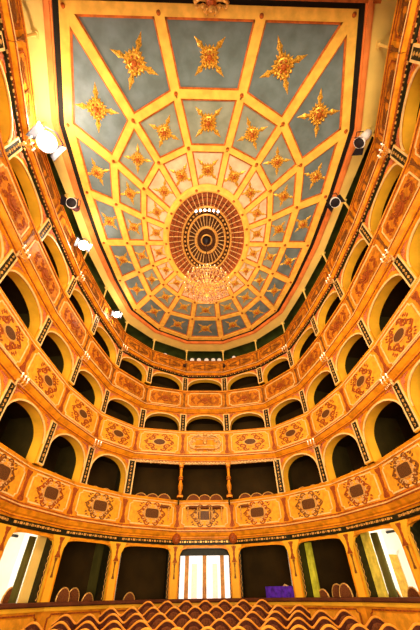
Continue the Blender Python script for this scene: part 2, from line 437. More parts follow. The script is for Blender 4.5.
        orn('emblem', EMB, 0, zc, .22, .20, .04)
    else:
        orn('scrollwork', SCR_BR, 0, zc, .70 * min(1, wd / 2.1), .14)
        orn('pendant_ornament', PEND_BR, 0, zc, .08, .2)
    # top rail
    B(prism(MB(), [(.10, p1), (-.09, p1), (-.12, p1 + .03), (-.14, zr - .03), (-.12, zr), (.10, zr)], wd, tA, tB), 'top_rail', MOULD)
    rl = MB(); prism(rl, rect(-.128, -.10, p1 + .0, p1 + .022), wd, tA, tB); B(rl, 'rail_fillet', GILT_PALE if t < 2 else SCROLL)
    return O, par

BOXES = {}
for t in (0, 1, 2, 3):
    for k, wd, tA, tB, M in frames(t):
        BOXES[t, k] = (make_box(t, k, wd, tA, tB, M), wd, tA, tB, M)

# ------------------------------------------------------------------ pilasters between the boxes
def vert_words(k): return f'{ORD[abs(k)]} {"left" if k < 0 else "right"} of the centre bay'
PX = MB()
def make_pilaster(t, k, M):
    z0, zt, p0, p1, zr = LEV[t]; H = zt - z0
    nm = 'pilaster'
    carved = t == 1 and abs(k) == 1
    O = thing('carved_column' if carved else nm,
              f'{"turned and carved gilt column" if carved else "gilded pilaster with dark green inset" if t else "gilded ground pilaster with carved bracket"} on the {TIERN[t]}, {vert_words(k)}',
              'column' if carved else 'pilaster', f'{TIERN[t]} pilasters', M @ Matrix.Translation((0, 0, z0)))
    if carved:
        m = MB(); prof = [(.09, 0), (.09, .08), (.05, .12), (.05, .2), (.09, .3), (.10, .42), (.06, .55), (.05, .62), (.085, .68), (.085, .76), (.05, .82), (.06, 1.0), (.05, 1.08), (.09, 1.16), (.11, H - .02), (.11, H)]
        m.lathe([(r, z) for r, z in prof], (0, -.02, 0), 12); m.build('shaft', MOULD, O, True)
        r = MB()
        for z in (.1, .65, .72, 1.12):
            r.lathe([(.07, z - .02), (.105, z - .01), (.105, z + .01), (.07, z + .02)], (0, -.02, 0), 12)
        r.build('shaft_rings', SCROLL, O)
        b = MB(); b.box(-.12, .12, -.14, .10, -.0, .05); b.box(-.14, .14, -.15, .12, H - .05, H); b.build('block', ORANGE, O)
        return
    if t == 0:
        m = MB(); m.box(-.15, .15, -.05, .12, -.9, H - .02); m.build('shaft', YELLOW, O)
        e = MB(); e.box(-.165, -.125, -.07, -.05, -.3, H - .2); e.box(.125, .165, -.07, -.05, -.3, H - .2); e.build('shaft_border', MOULD, O)
        c = MB(); c.poly_xz([(-.14, H - .5), (.14, H - .5), (.17, H - .3), (.30, H - .08), (.32, H), (-.32, H), (-.30, H - .08), (-.17, H - .3)], -.08, .02); c.build('bracket', YELLOW, O)
        inst('bracket_carving', PEND, O, (0, -.08, H - .28), (0, 0, 0), (.10, .03, .24))
        inst('bracket_carving', PEND_BR, O, (0, -.055, H - .75), (0, 0, 0), (.045, .02, .22))
        for s_ in (-1, 1):                           # dark patterned pier behind
            g = MB(); x = s_ * .20; g.box(x - .035, x + .035, .05, .5, -.9, H); g.build('rear_pier', DKGREEN, O)
            dd = MB()
            dd.tube([(x + .018 * (1 if i % 2 else -1), .042, .03 + i * .075) for i in range(17)], .011, 4)
            dd.build('rear_pier_beading', GILT, O)
        if abs(k) == 1:                              # carved keystone over the columns beside the door
            c = MB(); c.lathe([(.04, H + .02), (.15, H + .08), (.17, H + .22), (.12, H + .32), (.05, H + .36)], (0, -.14, 0), 10); c.build('capital_boss', SCROLL, O, True)
        return
    m = MB(); m.box(-.155, .155, -.06, .33, 0, H); m.build('shaft', YELLOW, O)
    g = MB(); g.box(-.105, .105, -.07, -.06, .04, H - .04); go = g.build('inset', DKGREEN, O)
    e = MB()
    for x in (-.132, .132): e.box(x - .024, x + .024, -.078, -.06, .02, H - .02)
    e.box(-.11, .11, -.078, -.06, .02, .05); e.box(-.11, .11, -.078, -.06, H - .05, H - .02); e.build('shaft_border', GILT_PALE, O)
    d = MB(); n = max(4, int(H / .14))
    for i in range(n):
        z = .08 + (H - .16) * (i + .5) / n
        if i % 2: d.poly_xz([(0, z + .05), (.045, z), (0, z - .05), (-.045, z)], -.085, -.07)
        else: d.strip_xz([(-.03, z - .03), (.03, z), (-.02, z + .04)], .022, -.085, -.07)
    d.build('inset_beading', GILT, go)
for t in (0, 1, 2, 3):
    for k, M in vframes(t): make_pilaster(t, k, M)
# ornaments of the parapets over each pilaster
for t in (0, 1, 2, 3):
    z0, zt, p0, p1, zr = LEV[t]
    for k, M in vframes(t):
        O = thing('parapet_ornament', f'narrow vertical carved ornament on the {["first tier","second tier","third tier","top gallery"][t]} parapet, {vert_words(k)}', 'ornament', f'{TIERN[t]} parapet ornaments', M @ Matrix.Translation((0, -.085, p0)))
        h = p1 - p0
        inst('carving', PEND if t < 2 else PEND_BR, O, (0, -.005, h / 2), (0, 0, 0), (.13 if t < 2 else .09, .04, h * .44))
        b = MB(); b.box(-.15, .15, -.005, .09, 0, h); b.build('backing', ORANGE, O)

# royal box balcony emblem in the centre of the second tier parapet
Mc = BOXES[1, 0][4]
O = thing('royal_crest', 'carved gilt crest with shell and scrolls at the centre of second tier parapet', 'crest', None, Mc @ Matrix.Translation((0, -.13, 4.62)))
m = MB(); m.loft([[(x, -.16 * math.cos(x * 2.2), z) for x in [-.42 + .84 * i / 8 for i in range(9)]] + [(x, .03, z) for x in [.42 - .84 * i / 8 for i in range(9)]] for z in (0, .06, .12, .45, .5)]); m.build('shield', ORANGE, O)
m = MB()
for z in (.02, .15, .42, .52): m.tube([(x, -.18 * math.cos(x * 2.2), z) for x in [-.44 + .88 * i / 8 for i in range(9)]], .022)
for s_ in (-1, 1):
    m.tube([(s_ * .45, -.08, .05), (s_ * .62, -.08, .12), (s_ * .72, -.06, .3), (s_ * .6, -.06, .45), (s_ * .52, -.07, .3)], [.03, .05, .05, .03, .015])
    m.tube([(s_ * .1, -.1, .55), (s_ * .3, -.1, .66), (s_ * .5, -.08, .58), (s_ * .62, -.05, .44)], [.04, .05, .03, .015])
m.build('crest_scrolls', SCROLL_LT, O, True)
m = MB(); m.ball((0, -.12, .66), .09); m.ball((0, -.2, .28), .1, 8, 5, 1.3); m.build('crest_shell', GILT, O, True)

# ------------------------------------------------------------------ pit rail and front under the ground boxes
prev = frames(0)
for k, wd, tA, tB, M in prev:
    O = thing('stalls_parapet', f'low gilt panelled parapet with dark rail, {side_words(k)}', 'parapet', 'parapets along the edge of the stalls', M @ Matrix.Translation((0, 0, -1.0)))
    def B(mb, name, m_):
        mb.v = [(x, y, z + 1.0) for x, y, z in mb.v]; return mb.build(name, m_, O)
    B(prism(MB(), [(.12, -.22), (-.16, -.22), (-.19, -.19), (-.19, -.14), (-.16, -.12), (.12, -.12)], wd, tA, tB), 'padded_rail', RAIL)
    B(prism(MB(), rect(-.08, .05, -1.15, -.22), wd, tA, tB), 'front', ORANGE)
    B(prism(MB(), rect(-.13, -.08, -.30, -.22), wd, tA, tB), 'rail_moulding', YELLOW)
    f_ = MB(); frame_line(f_, wd / 2 - .2, -.95, -.36, .08, .03, -.08); B(f_, 'panel_border', SCROLL)
    g = MB(); g.box(-wd / 2 + .25, wd / 2 - .25, -.087, -.08, -.9, -.41); B(g, 'panel_field', ORANGE_DK)

# ------------------------------------------------------------------ glazed door in the centre bay
(O0, par0), wd, tA, tB, M = BOXES[0, 0]
D = thing('glazed_door', 'tall glazed double door with wooden stiles lit white, at the end of centre aisle', 'door', None, M @ Matrix.Translation((0, 0, -1.05)))
m = MB()
for x, hw in ((-.68, .075), (0, .075), (.68, .075)): m.box(x - hw, x + hw, .55, .62, 0, 2.25)
m.build('stile', WOODDOOR, D)
m = MB(); m.box(-1.05, 1.05, .64, .66, 0, 2.18); m.build('pane', PANE, D)
m = MB(); m.box(-1.1, 1.1, .5, .7, 2.14, 2.35)
m.build('transom', DKGREEN, D)
m = MB(); 
for x in (-.06, .06): m.tube([(x, .53, 1.05), (x, .50, 1.08), (x, .50, 1.2), (x, .53, 1.23)], .012)
m.build('door_handle', BLACKM, D)
m = MB(); m.box(-.5, -.28, .635, .64, .9, 1.9); m.box(.3, .5, .635, .64, .8, 1.9)
m.build('etched_pattern', mat('etched_glass', (.9, .55, .35), .5, var=.2, scale=20, emit=(1, .8, .62), estr=.8), D)
m = MB(); m.box(-1.35, -1.06, .5, .6, 0, 2.4); m.box(1.06, 1.35, .5, .6, 0, 2.4); m.build('side_reveal', CREAM_W, D)

# ------------------------------------------------------------------ lit lobbies seen through ground boxes third from the centre
for s_ in (-1, 1):
    (Ob, pb), wd, tA, tB, M = BOXES[0, 3 * s_]
    D = thing('lobby', f'bright white lobby with pipes seen through the ground level box, {"left" if s_ < 0 else "right"} side', 'lobby', None, M @ Matrix.Translation((0, 0, -1.0)))
    m = MB(); m.box(-2.2, 2.2, 3.6, 3.7, -.1, 3.2); m.box(-2.2, 2.2, 1.7, 3.7, 3.1, 3.2); m.box(-2.2, 2.2, 1.7, 3.7, -.15, -.1)
    m.box(-2.25, -2.2, 1.7, 3.7, -.1, 3.2); m.box(2.2, 2.25, 1.7, 3.7, -.1, 3.2); m.build('lobby_walls', CREAM_W, D)
    m = MB()
    for i in range(4): m.box(-2.2, 2.2, 2.0 + .4 * i, 2.12 + .4 * i, 2.85 - .1 * (i % 2), 2.95)
    m.build('ceiling_beams', mat('grey_beam', (.55, .50, .42), .6), D)
    m = MB(); m.tube([(-2.2, 2.1, 2.72), (2.2, 2.1, 2.72)], .05, 8); m.tube([(-2.2, 2.9, 2.6), (2.2, 2.9, 2.6)], .04, 8)
    m.build('pipe', BLACKM, D, True)
    if s_ > 0:
        xd = lambda d: -2.19
        m = MB(); m.loft([[(xd(d), d, z), (xd(d) + .02, d, z), (xd(d) + .02, d, z2), (xd(d), d, z2)] for d, z, z2 in ((2.35, 0, 1.95), (3.0, 0, 1.95))]); m.build('doorway', mat('ochre_doorway', (.75, .42, .06), .6, var=.2), D)
        m = MB()
        for d0, d1, z, z2 in ((2.22, 2.35, 0, 2.1), (3.0, 3.13, 0, 2.1), (2.22, 3.13, 1.95, 2.1)):
            m.loft([[(xd(d), d, z), (xd(d) + .05, d, z), (xd(d) + .05, d, z2), (xd(d), d, z2)] for d in (d0, d1)])
        m.build('door_frame', CREAM_W, D)
    L_ = light('lobby_lamp', 'POINT', (M @ Vector((s_ * .35, 1.25, .9)))[:], 26, (1, .93, .82), .25)
    light('lobby_ceiling_lamp', 'POINT', (M @ Vector((0, 2.4, 1.2)))[:], 170, (1, .93, .82), .25)
    # open door leaf beside the pilaster nearest the centre, dark curtain next to it
    e = wd / 2 * -s_
    lf = thing('open_door_leaf', f'{"cream" if s_ < 0 else "yellow lit"} door leaf standing open in the bright ground box, {"left" if s_ < 0 else "right"} side', 'door', None, M @ Matrix.Translation((e + s_ * .30, .38, -1.0)))
    m = MB(); m.box(-.20, .20, -.03, .03, 0, 2.36); m.build('leaf', CREAM if s_ < 0 else mat('yellow_paint', (.95, .75, .10), .5), lf)
    cu = thing('draped_curtain', f'dark olive curtain hanging beside the open door, {"left" if s_ < 0 else "right"} side', 'curtain', None, M @ Matrix.Translation((e + s_ * .60, .46, -1.0)))
    m = MB(); n = 14; m.loft([[(-.12 + .24 * i / n, .03 * math.sin(i * 1.9), z) for i in range(n + 1)] + [(.12 - .24 * i / n, .04 + .03 * math.sin((n - i) * 1.9), z) for i in range(n + 1)] for z in (0, 1.2, 2.3)])
    m.build('curtain_cloth', INTERIOR_G, cu, True)
for k in (-1, 1, 2):                             # cream door jambs at the edge of the other ground boxes
    (Ob, pb), wd, tA, tB, M = BOXES[0, k]; s_ = 1 if k > 0 else -1
    e = wd / 2 * (-s_ if abs(k) == 2 else s_) * 1
    inner = {-2: 1, -1: -1, 1: 1, 2: -1}[k]
    x = inner * (wd / 2 - .27)
    jo = thing('door_jamb', f'narrow {"cream" if k != 2 else "lime yellow"} door jamb behind the ground pilaster, {side_words(k)}', 'door jamb', None, M @ Matrix.Translation((x, .55, -1.0)))
    m = MB(); m.box(-.11, .11, -.03, .08, 0, 2.3); m.build('post', CREAM_W if k != 2 else mat('lime_paint', (.75, .70, .05), .5), jo)
    m = MB(); m.box(-.095, .095, -.045, .0, 0, .12); m.build('plinth', CREAM, jo)

# ------------------------------------------------------------------ top gallery
fr4 = frames(4); ZC = 10.6
P4 = full(4)
mb = MB(); n4 = len(P4)
def offset_poly(P, d, closed=False):
    out = []; n = len(P)
    for i in range(n):
        if closed: a, b, c = P[i - 1], P[i], P[(i + 1) % n]
        else: a, b, c = P[max(i - 1, 0)], P[i], P[min(i + 1, n - 1)]
        u = (b - a).normalized() if (b - a).length > 1e-6 else None; v = (c - b).normalized() if (c - b).length > 1e-6 else None
        u = u or v; v = v or u
        nu, nv = Vector((-u.y, u.x)), Vector((-v.y, v.x)); q = (nu + nv).normalized()
        out.append(b + q * (d / max(.3, q.dot(nu))))
    return out
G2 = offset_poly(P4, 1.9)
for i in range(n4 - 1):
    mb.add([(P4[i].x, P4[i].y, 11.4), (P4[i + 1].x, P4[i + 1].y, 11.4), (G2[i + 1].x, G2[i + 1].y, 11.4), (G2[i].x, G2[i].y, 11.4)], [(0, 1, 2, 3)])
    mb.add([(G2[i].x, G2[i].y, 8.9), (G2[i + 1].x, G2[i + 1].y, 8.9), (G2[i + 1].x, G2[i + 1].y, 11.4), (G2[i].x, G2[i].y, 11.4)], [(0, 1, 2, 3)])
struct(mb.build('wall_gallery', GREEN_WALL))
mb = MB()
for i in range(n4 - 1):
    a, b, c, d = P4[i], P4[i + 1], G2[i + 1], G2[i]
    mb.loft([[(p.x, p.y, 8.95) for p in (a, b, c, d)], [(p.x, p.y, 9.0) for p in (a, b, c, d)]])
struct(mb.build('floor_gallery', INTERIOR_G))
for k, M in vframes(4):
    O = thing('gallery_post', f'slender white post between gallery parapet and ceiling, {vert_words(k)}', 'post', 'posts of the top gallery', M @ Matrix.Translation((0, 0, 9.8)))
    m = MB(); m.lathe([(.06, 0), (.06, .06), (.04, .09), (.035, .4), (.04, .7), (.06, .74), (.06, .8)], (0, -.02, 0), 10); m.build('shaft', CREAM, O, True)
    m = MB(); m.box(-.07, .07, -.09, .05, 0, .04); m.box(-.08, .08, -.1, .06, .74, .8); m.build('block', CREAM, O)

# ------------------------------------------------------------------ ceiling
S = 1.06
def mirr(Lp): return [Vector((-x * S, y * S)) for x, y in Lp]
B3h = [(1.22, .13), (3.42, .06), (4.09, 2.47), (4.09, 4.45), (3.99, 6.42), (3.74, 8.31), (3.36, 10.10), (2.34, 11.49), (.88, 12.32)]
B2h = [(.905, 1.67), (2.18, 2.32), (2.98, 3.44), (3.19, 4.86), (3.09, 6.42), (2.85, 7.84), (2.54, 9.21), (1.79, 10.30), (.65, 10.75)]
B1h = [(.60, 3.02), (1.56, 3.45), (2.15, 4.29), (2.30, 5.36), (2.34, 6.42), (2.21, 7.49), (1.88, 8.52), (1.25, 9.23), (.51, 9.60)]
CX, CY = 0, 6.42
def ell(a, b, ang): return (a * math.cos(ang), CY + b * math.sin(ang))
B0h = []
for x, y in B1h:
    ang = math.atan2((y - CY) / 2.17, x / 1.57); B0h.append(ell(1.57, 2.17, ang))
def ringpts(h): return [Vector((-x * S, y * S)) for x, y in h] + [Vector((x * S, y * S)) for x, y in reversed(h)]
B3, B2, B1, B0 = map(ringpts, (B3h, B2h, B1h, B0h)); N = 18
ceil = MB()
G_in = offset_poly(P4, -.02)
out_poly = B3[1:-1]                                   # 16 points: left corner .. right corner
ceil_obj = struct(bpy.data.objects.new('ceiling', None)); C.objects.link(ceil_obj); ceil_obj.empty_display_size = .1
ceil_obj.location = (0, CY * S, ZC)
def Cb(mb, name, m, parent=None, smooth=False):
    mb.v = [(x, y - CY * S, z - ZC) for x, y, z in mb.v]; return mb.build(name, m, parent or ceil_obj, smooth)
# backing above
m = MB()
for i in range(len(P4)):
    pass
outer = [Vector((p.x, p.y)) for p in B3[1:-1]]
for i in range(15):
    a, b = outer[i], outer[i + 1]; k = 7 - i if i < 7 else None
# coffer panels
SECT = ['top'] + []
def sector_words(i):
    # sector i lies between rib i and rib i+1 (closed); 17 is the front centre
    if i == 17: return 'front centre'
    if i == 8: return 'rear centre'
    return f'{ORD[i + 1] if i < 8 else ORD[17 - i]} from the front on the {"left" if i < 8 else "right"}'
STAR_AT = []
for ri, (A, Bp, mt, nm) in enumerate(((B0, B1, BEIGE, 'inner'), (B1, B2, SAGE, 'middle'), (B2, B3, BLUE, 'outer'))):
    for i in range(N):
        j = (i + 1) % N
        q = [A[i], A[j], Bp[j], Bp[i]]
        mb = MB()
        mb.loft([[(p.x, p.y, ZC) for p in q], [(p.x, p.y, ZC + .04) for p in q]])
        Cb(mb, 'coffer_panel', mt)
        # inner thin red-brown line on the panel
        c = (q[0] + q[1] + q[2] + q[3]) / 4
        ar = abs((q[2] - q[0]).cross(q[3] - q[1])) / 2
        STAR_AT.append((ri, i, c, ar))
def bar(mb, a, b, hw, z0, z1):
    d = (b - a).normalized(); n_ = Vector((-d.y, d.x)) * hw
    mb.loft([[(a.x + n_.x, a.y + n_.y, z) , (b.x + n_.x, b.y + n_.y, z), (b.x - n_.x, b.y - n_.y, z), (a.x - n_.x, a.y - n_.y, z)] for z in (z0, z1)])
for i in range(N):
    for A, Bp, hw in ((B0, B1, .085), (B1, B2, .10), (B2, B3, .125)):
        m = MB(); bar(m, A[i], Bp[i], hw, ZC - .07, ZC); rb = Cb(m, 'ceiling_rib', RIB)
        m = MB(); bar(m, A[i], Bp[i], hw + .045, ZC - .03, ZC + .001); Cb(m, 'rib_edge', REDLINE, rb)
for Bp, hw in ((B1, .085), (B2, .11)):
    for i in range(N):
        j = (i + 1) % N
        m = MB(); bar(m, Bp[i], Bp[j], hw, ZC - .072, ZC); rb = Cb(m, 'ceiling_crossbar', RIB)
        m = MB(); bar(m, Bp[i], Bp[j], hw + .045, ZC - .031, ZC + .001); Cb(m, 'crossbar_edge', REDLINE, rb)
def ringstrip(mb, P, d0, d1, z0, z1, closed=True):
    a = offset_poly(P, d0, True); b = offset_poly(P, d1, True); n = len(P)
    rings = [[(a[i].x, a[i].y, z0), (b[i].x, b[i].y, z0), (b[i].x, b[i].y, z1), (a[i].x, a[i].y, z1)] for i in range(n)]; rings.append(rings[0])
    return mb.loft(rings, caps=False)
RIM = B3[1:-1]                                        # closed polygon, straight front edge between the corners
sgn = 1
# direction check: outward must enlarge
if (offset_poly(RIM, .1, True)[4] - RIM[4]).x > 0: sgn = -1
Cb(ringstrip(MB(), RIM, -.14 * sgn, .10 * sgn, ZC - .08, ZC), 'rim_frame', RIB)
Cb(ringstrip(MB(), RIM, -.19 * sgn, -.13 * sgn, ZC - .03, ZC + .001), 'rim_frame_edge', REDLINE)
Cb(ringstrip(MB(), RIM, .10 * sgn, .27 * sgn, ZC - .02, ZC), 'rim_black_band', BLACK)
mm = MB()
for d0, d1, dz in ((.27, .33, .06), (.31, .42, .11), (.40, .48, .06)): ringstrip(mm, RIM, d0 * sgn, d1 * sgn, ZC - dz, ZC)
Cb(mm, 'rim_moulding', PINKM)
E2 = offset_poly(RIM, .46 * sgn, True)
# cream soffit between the rim and the gallery line
gx = offset_poly(P4, .5); gm = offset_poly(P4, .2); gl = [gx[i] if i in (1, 16) else gm[i] if i in (2, 15) else P4[i] for i in range(1, 17)]
m = MB()
for i in range(15):
    a, b, c, d = E2[i], E2[i + 1], gl[i + 1], gl[i]
    m.loft([[(p.x, p.y, ZC - .02) for p in (a, b, c, d)], [(p.x, p.y, ZC + .10) for p in (a, b, c, d)]])
for a, g0, g1 in ((E2[0], gx[1], gx[0]), (E2[15], gx[-2], gx[-1])):
    f_ = Vector((a.x, -.95))
    m.loft([[(p.x, p.y, ZC - .02) for p in (a, g0, g1, f_)], [(p.x, p.y, ZC + .10) for p in (a, g0, g1, f_)]])
Cb(m, 'cream_soffit', CREAM)
# dark roof slab above everything so nothing leaks
m = MB(); m.box(-7.2, 7.2, -1.2, 17, 11.6, 11.7); struct(m.build('ceiling_roof', INTERIOR))
# node bosses
bm_ = MB(); bm_.lathe([(.001, -.05), (.04, -.045), (.055, -.02), (.06, 0)], (0, 0, 0), 8); bm_ = bm_.mesh('rib_boss', STARB)
for Bp in (B0, B1, B2, B3):
    for p in Bp: inst('rib_boss', bm_, ceil_obj, (p.x, p.y - CY * S, -.075 if Bp is not B0 else -.09))
# stars
def star_meshes():
    mb = MB(); zt = .10
    def leaf(a, L, wd, r0, h):
        c, s_ = math.cos(a), math.sin(a); T = lambda r, o: (r * c - o * s_, r * s_ + o * c)
        pr = [(r0, wd * .35), (L * .5, wd * .28), (L * .62, wd * .5), (L * .72, wd * .3), (L, 0)]
        base = [T(r, o) for r, o in pr] + [T(r, -o) for r, o in reversed(pr[:-1])]
        v = [(x, y, 0) for x, y in base] + [(*T(r0, 0), h), (*T(L * .6, 0), h * .8)]
        n = len(base); f = []
        top = n; tip = n + 1
        f += [(0, 1, tip, top), (1, 2, tip), (2, 3, tip), (3, 4, tip), (4, 5, tip), (5, 6, tip), (6, 7, tip), (7, 8, top, tip), (8, 0, top)]
        mb.add(v, f)
    for i in range(4): leaf(PI / 4 + i * PI / 2, 1.0, .26, .22, zt)
    for i in range(8): leaf(PI / 8 + i * PI / 4, .50, .17, .2, zt * .7)
    for i in range(4): leaf(i * PI / 2, .46, .16, .2, zt * .7)
    for i in range(12):
        a = 2 * PI * i / 12; mb.ball((.36 * math.cos(a), .36 * math.sin(a), .04), .07, 6, 4)
    rays = mb.mesh('star_rays', STAR)
    d = MB(); d.lathe([(.31, 0), (.30, .07), (.24, .10), (.20, .07), (.10, .13), (.001, .16)], (0, 0, 0), 14); disc = d.mesh('star_disc', STAR)
    b = MB(); b.ball((0, 0, .12), .13, 8, 5, .8)
    for i in range(6): a = 2 * PI * i / 6; b.ball((.19 * math.cos(a), .19 * math.sin(a), .10), .055, 6, 4)
    return rays, disc, b.mesh('star_boss', STARB)
SM = star_meshes()
for ri, i, c, ar in STAR_AT:
    r = math.sqrt(ar) * (.43 if ri == 0 else .39 if ri == 1 else .345)
    if ri == 2 and i == 17: r *= .9
    O = thing('ceiling_rosette', f'gilt star rosette of the {["inner","middle","outer"][ri]} ceiling ring, {sector_words(i)}', 'ceiling rosette', 'gilt star rosettes on the ceiling')
    # radial orientation
    j = (i + 1) % N; A_, B_ = ((B0, B1), (B1, B2), (B2, B3))[ri]
    rd = ((B_[i] + B_[j]) - (A_[i] + A_[j])); ang = math.atan2(rd.y, rd.x)
    O.matrix_world = Matrix.Translation((c.x, c.y, ZC)) @ Matrix.Rotation(PI, 4, 'X') @ Matrix.Rotation(-ang, 4, 'Z') @ Matrix.Diagonal((r, r, r, 1))
    inst('rays', SM[0], O); inst('disc', SM[1], O, (0, 0, .01)); inst('boss', SM[2], O, (0, 0, .02))
# oculus ring and drum
def erings(mb, specs, n=64, cy=CY * S):
    rings = []
    for i in range(n + 1):
        a = 2 * PI * i / n
        rings.append([(ax * S * math.cos(a), cy + bx * S * math.sin(a), ZC + z) for ax, bx, z in specs])
    return mb.loft(rings, caps=False)
Cb(erings(MB(), [(1.47, 2.05, .05), (1.47, 2.05, -.06), (1.52, 2.11, -.11), (1.62, 2.23, -.11), (1.69, 2.31, -.07), (1.69, 2.31, .05)]), 'oculus_frame', RIB)
Cb(erings(MB(), [(1.455, 2.03, .06), (1.455, 2.03, -.04), (1.48, 2.06, -.05), (1.48, 2.06, .06)]), 'oculus_inner_edge', REDLINE)
Cb(erings(MB(), [(1.46, 2.04, .03), (1.46, 2.04, .08), (.93, 1.42, .22), (.93, 1.42, .17)]), 'oculus_lattice', REDDARK)
Cb(erings(MB(), [(.93, 1.42, .18), (.93, 1.42, .26), (.0, .0, .36), (.0, .0, .30)]), 'oculus_dome', BROWN)
def el(a, b, t_): return (a * S * math.cos(t_), CY * S + b * S * math.sin(t_))
for i in range(48):
    t_ = 2 * PI * i / 48; m = MB()
    x0, y0 = el(1.46, 2.04, t_); x1, y1 = el(.95, 1.45, t_)
    m.tube([(x0, y0, ZC + .01), (x1, y1, ZC + .14)], .018, 5); Cb(m, 'oculus_spoke', SCROLL_LT)
for i in range(32):
    t_ = 2 * PI * i / 32; m = MB()
    x0, y0 = el(.74, 1.13, t_); x1, y1 = el(.42, .58, t_)
    m.tube([(x0, y0, ZC + .18), (x1, y1, ZC + .24)], .016, 5); Cb(m, 'inner_spoke', SCROLL_LT)
for a, b, r, z in ((.96, 1.45, .045, .12), (.74, 1.13, .045, .15), (.42, .58, .06, .20), (.2, .24, .035, .22)):
    m = MB(); m.tube([(*el(a, b, 2 * PI * i / 48), ZC + z) for i in range(48)], r, 8, closed=True); Cb(m, 'oculus_ring', GILT, None, True)
for a, b, z, q in ((1.1, 1.6, .10, 60), (1.28, 1.82, .06, 60)):
    m = MB(); m.tube([(*el(a, b, 2 * PI * i / q), ZC + z) for i in range(q)], .012, 5, closed=True); Cb(m, 'lattice_wire', BROWN)
m = MB()
for i in range(40):
    x, y = el(.85, 1.29, 2 * PI * i / 40); m.ball((x, y, ZC + .12), .05, 6, 4)
Cb(m, 'oculus_beading', GILT)
for i in range(6):                                    # small lamps behind the lattice towards the stage
    x = -.42 + .84 * i / 5; y = CY * S - 1.38 - .08 * math.cos(x * 3)
    O = thing('oculus_lamp', f'small white lamp in the oculus lattice, {ORD[i + 1]} from the left', 'lamp', 'white lamps in the oculus', Matrix.Translation((x, y, ZC + .02)))
    m = MB(); m.lathe([(.03, .1), (.05, .08), (.055, -.02), (.045, -.04)], (0, 0, 0), 8); m.build('lamp_housing', WHITE, O)
    m = MB(); m.ball((0, 0, -.04), .042, 8, 5); m.build('lamp_lens', SMALLLENS, O)
m = MB(); m.lathe([(.001, -.12), (.05, -.1), (.09, -.03), (.16, .02), (.18, .10), (.1, .2)], (0, CY * S, ZC + .08), 14); Cb(m, 'oculus_hub', BLACKM, None, True)

# ------------------------------------------------------------------ chandelier
CZ = 7.95
ch = thing('chandelier', 'large crystal chandelier of many candle arms hanging below the ceiling oculus', 'chandelier', None, Matrix.Translation((0, CY * S, CZ)))
m = MB(); m.tube([(0, 0, .65), (0, 0, ZC - CZ + .05)], .018, 6)
for i in range(20): m.ball((0, 0, .8 + i * .09), .028, 6, 4, 1.4)
m.build('chain', BROWN, ch)
m = MB(); m.lathe([(.01, -.62), (.05, -.58), (.09, -.5), (.05, -.42), (.07, -.2), (.14, -.1), (.14, .02), (.06, .1), (.05, .3), (.10, .4), (.05, .5), (.02, .66)], (0, 0, 0), 12); m.build('stem', GILT, ch, True)
am = {}
def arm_mesh(Rr, z):
    m = MB(); m.tube([(.10, 0, z - .1), (Rr * .35, 0, z - .22), (Rr * .7, 0, z - .16), (Rr, 0, z - .02), (Rr, 0, z + .03)], [.016, .014, .013, .012, .012], 6)
    m.lathe([(.01, z), (.05, z + .02), (.055, z + .035), (.02, z + .04)], (Rr, 0, 0), 8); return m.mesh('arm', GILT)
cm = MB(); cm.lathe([(.014, 0), (.014, .07), (.012, .08)], (0, 0, 0), 6); CAND = cm.mesh('candle', CREAM_W)
bb = MB(); bb.ball((0, 0, 0), .018, 6, 4, 1.7); BLB = bb.mesh('bulb', BULB)
dm = MB(); dm.lathe([(.001, -.07), (.018, -.04), (.012, -.01), (.001, 0)], (0, 0, 0), 5); DROP = dm.mesh('crystal_drop', CRYSTAL)
for ti_, (Rr, z, n) in enumerate(((.80, -.02, 20), (.62, .18, 16), (.42, .34, 10))):
    A = arm_mesh(Rr, z)
    for i in range(n):
        a = 2 * PI * (i + .5 * (ti_ % 2)) / n; arm = inst('arm', A, ch, (0, 0, 0), (0, 0, a))
        inst('candle', CAND, arm, (Rr, 0, z + .04)); inst('bulb', BLB, arm, (Rr, 0, z + .135))
for Rr, z, n in ((.80, -.06, 40), (.58, -.30, 30)):
    for i in range(n): a = 2 * PI * i / n; inst('crystal_drop', DROP, ch, (Rr * math.cos(a), Rr * math.sin(a), z), (0, 0, a), (1.3, 1.3, 1.3))
mc = MB()
for Rr, z, n in ((.72, -.04, 40), (.66, -.15, 36), (.50, -.22, 34), (.45, -.36, 30), (.36, -.42, 26), (.30, -.10, 24), (.26, -.50, 20), (.16, -.58, 12), (.55, .1, 30), (.70, .08, 36)):
    for i in range(n):
        a = 2 * PI * (i + random.random() * .4) / n
        mc.lathe([(.001, -.09), (.020, -.05), (.013, -.01), (.001, 0)], (Rr * math.cos(a), Rr * math.sin(a), z + random.uniform(-.02, .02)), 5)
    mc.tube([(Rr * math.cos(2 * PI * i / 24), Rr * math.sin(2 * PI * i / 24), z) for i in range(24)], .008, 4, closed=True)
o = mc.build('crystal_festoons', CRYSTAL, ch); o['kind'] = 'stuff'
light('chandelier_upper_glow', 'POINT', (0, CY * S, CZ + 1.1), 26, (1, .8, .55), .3)

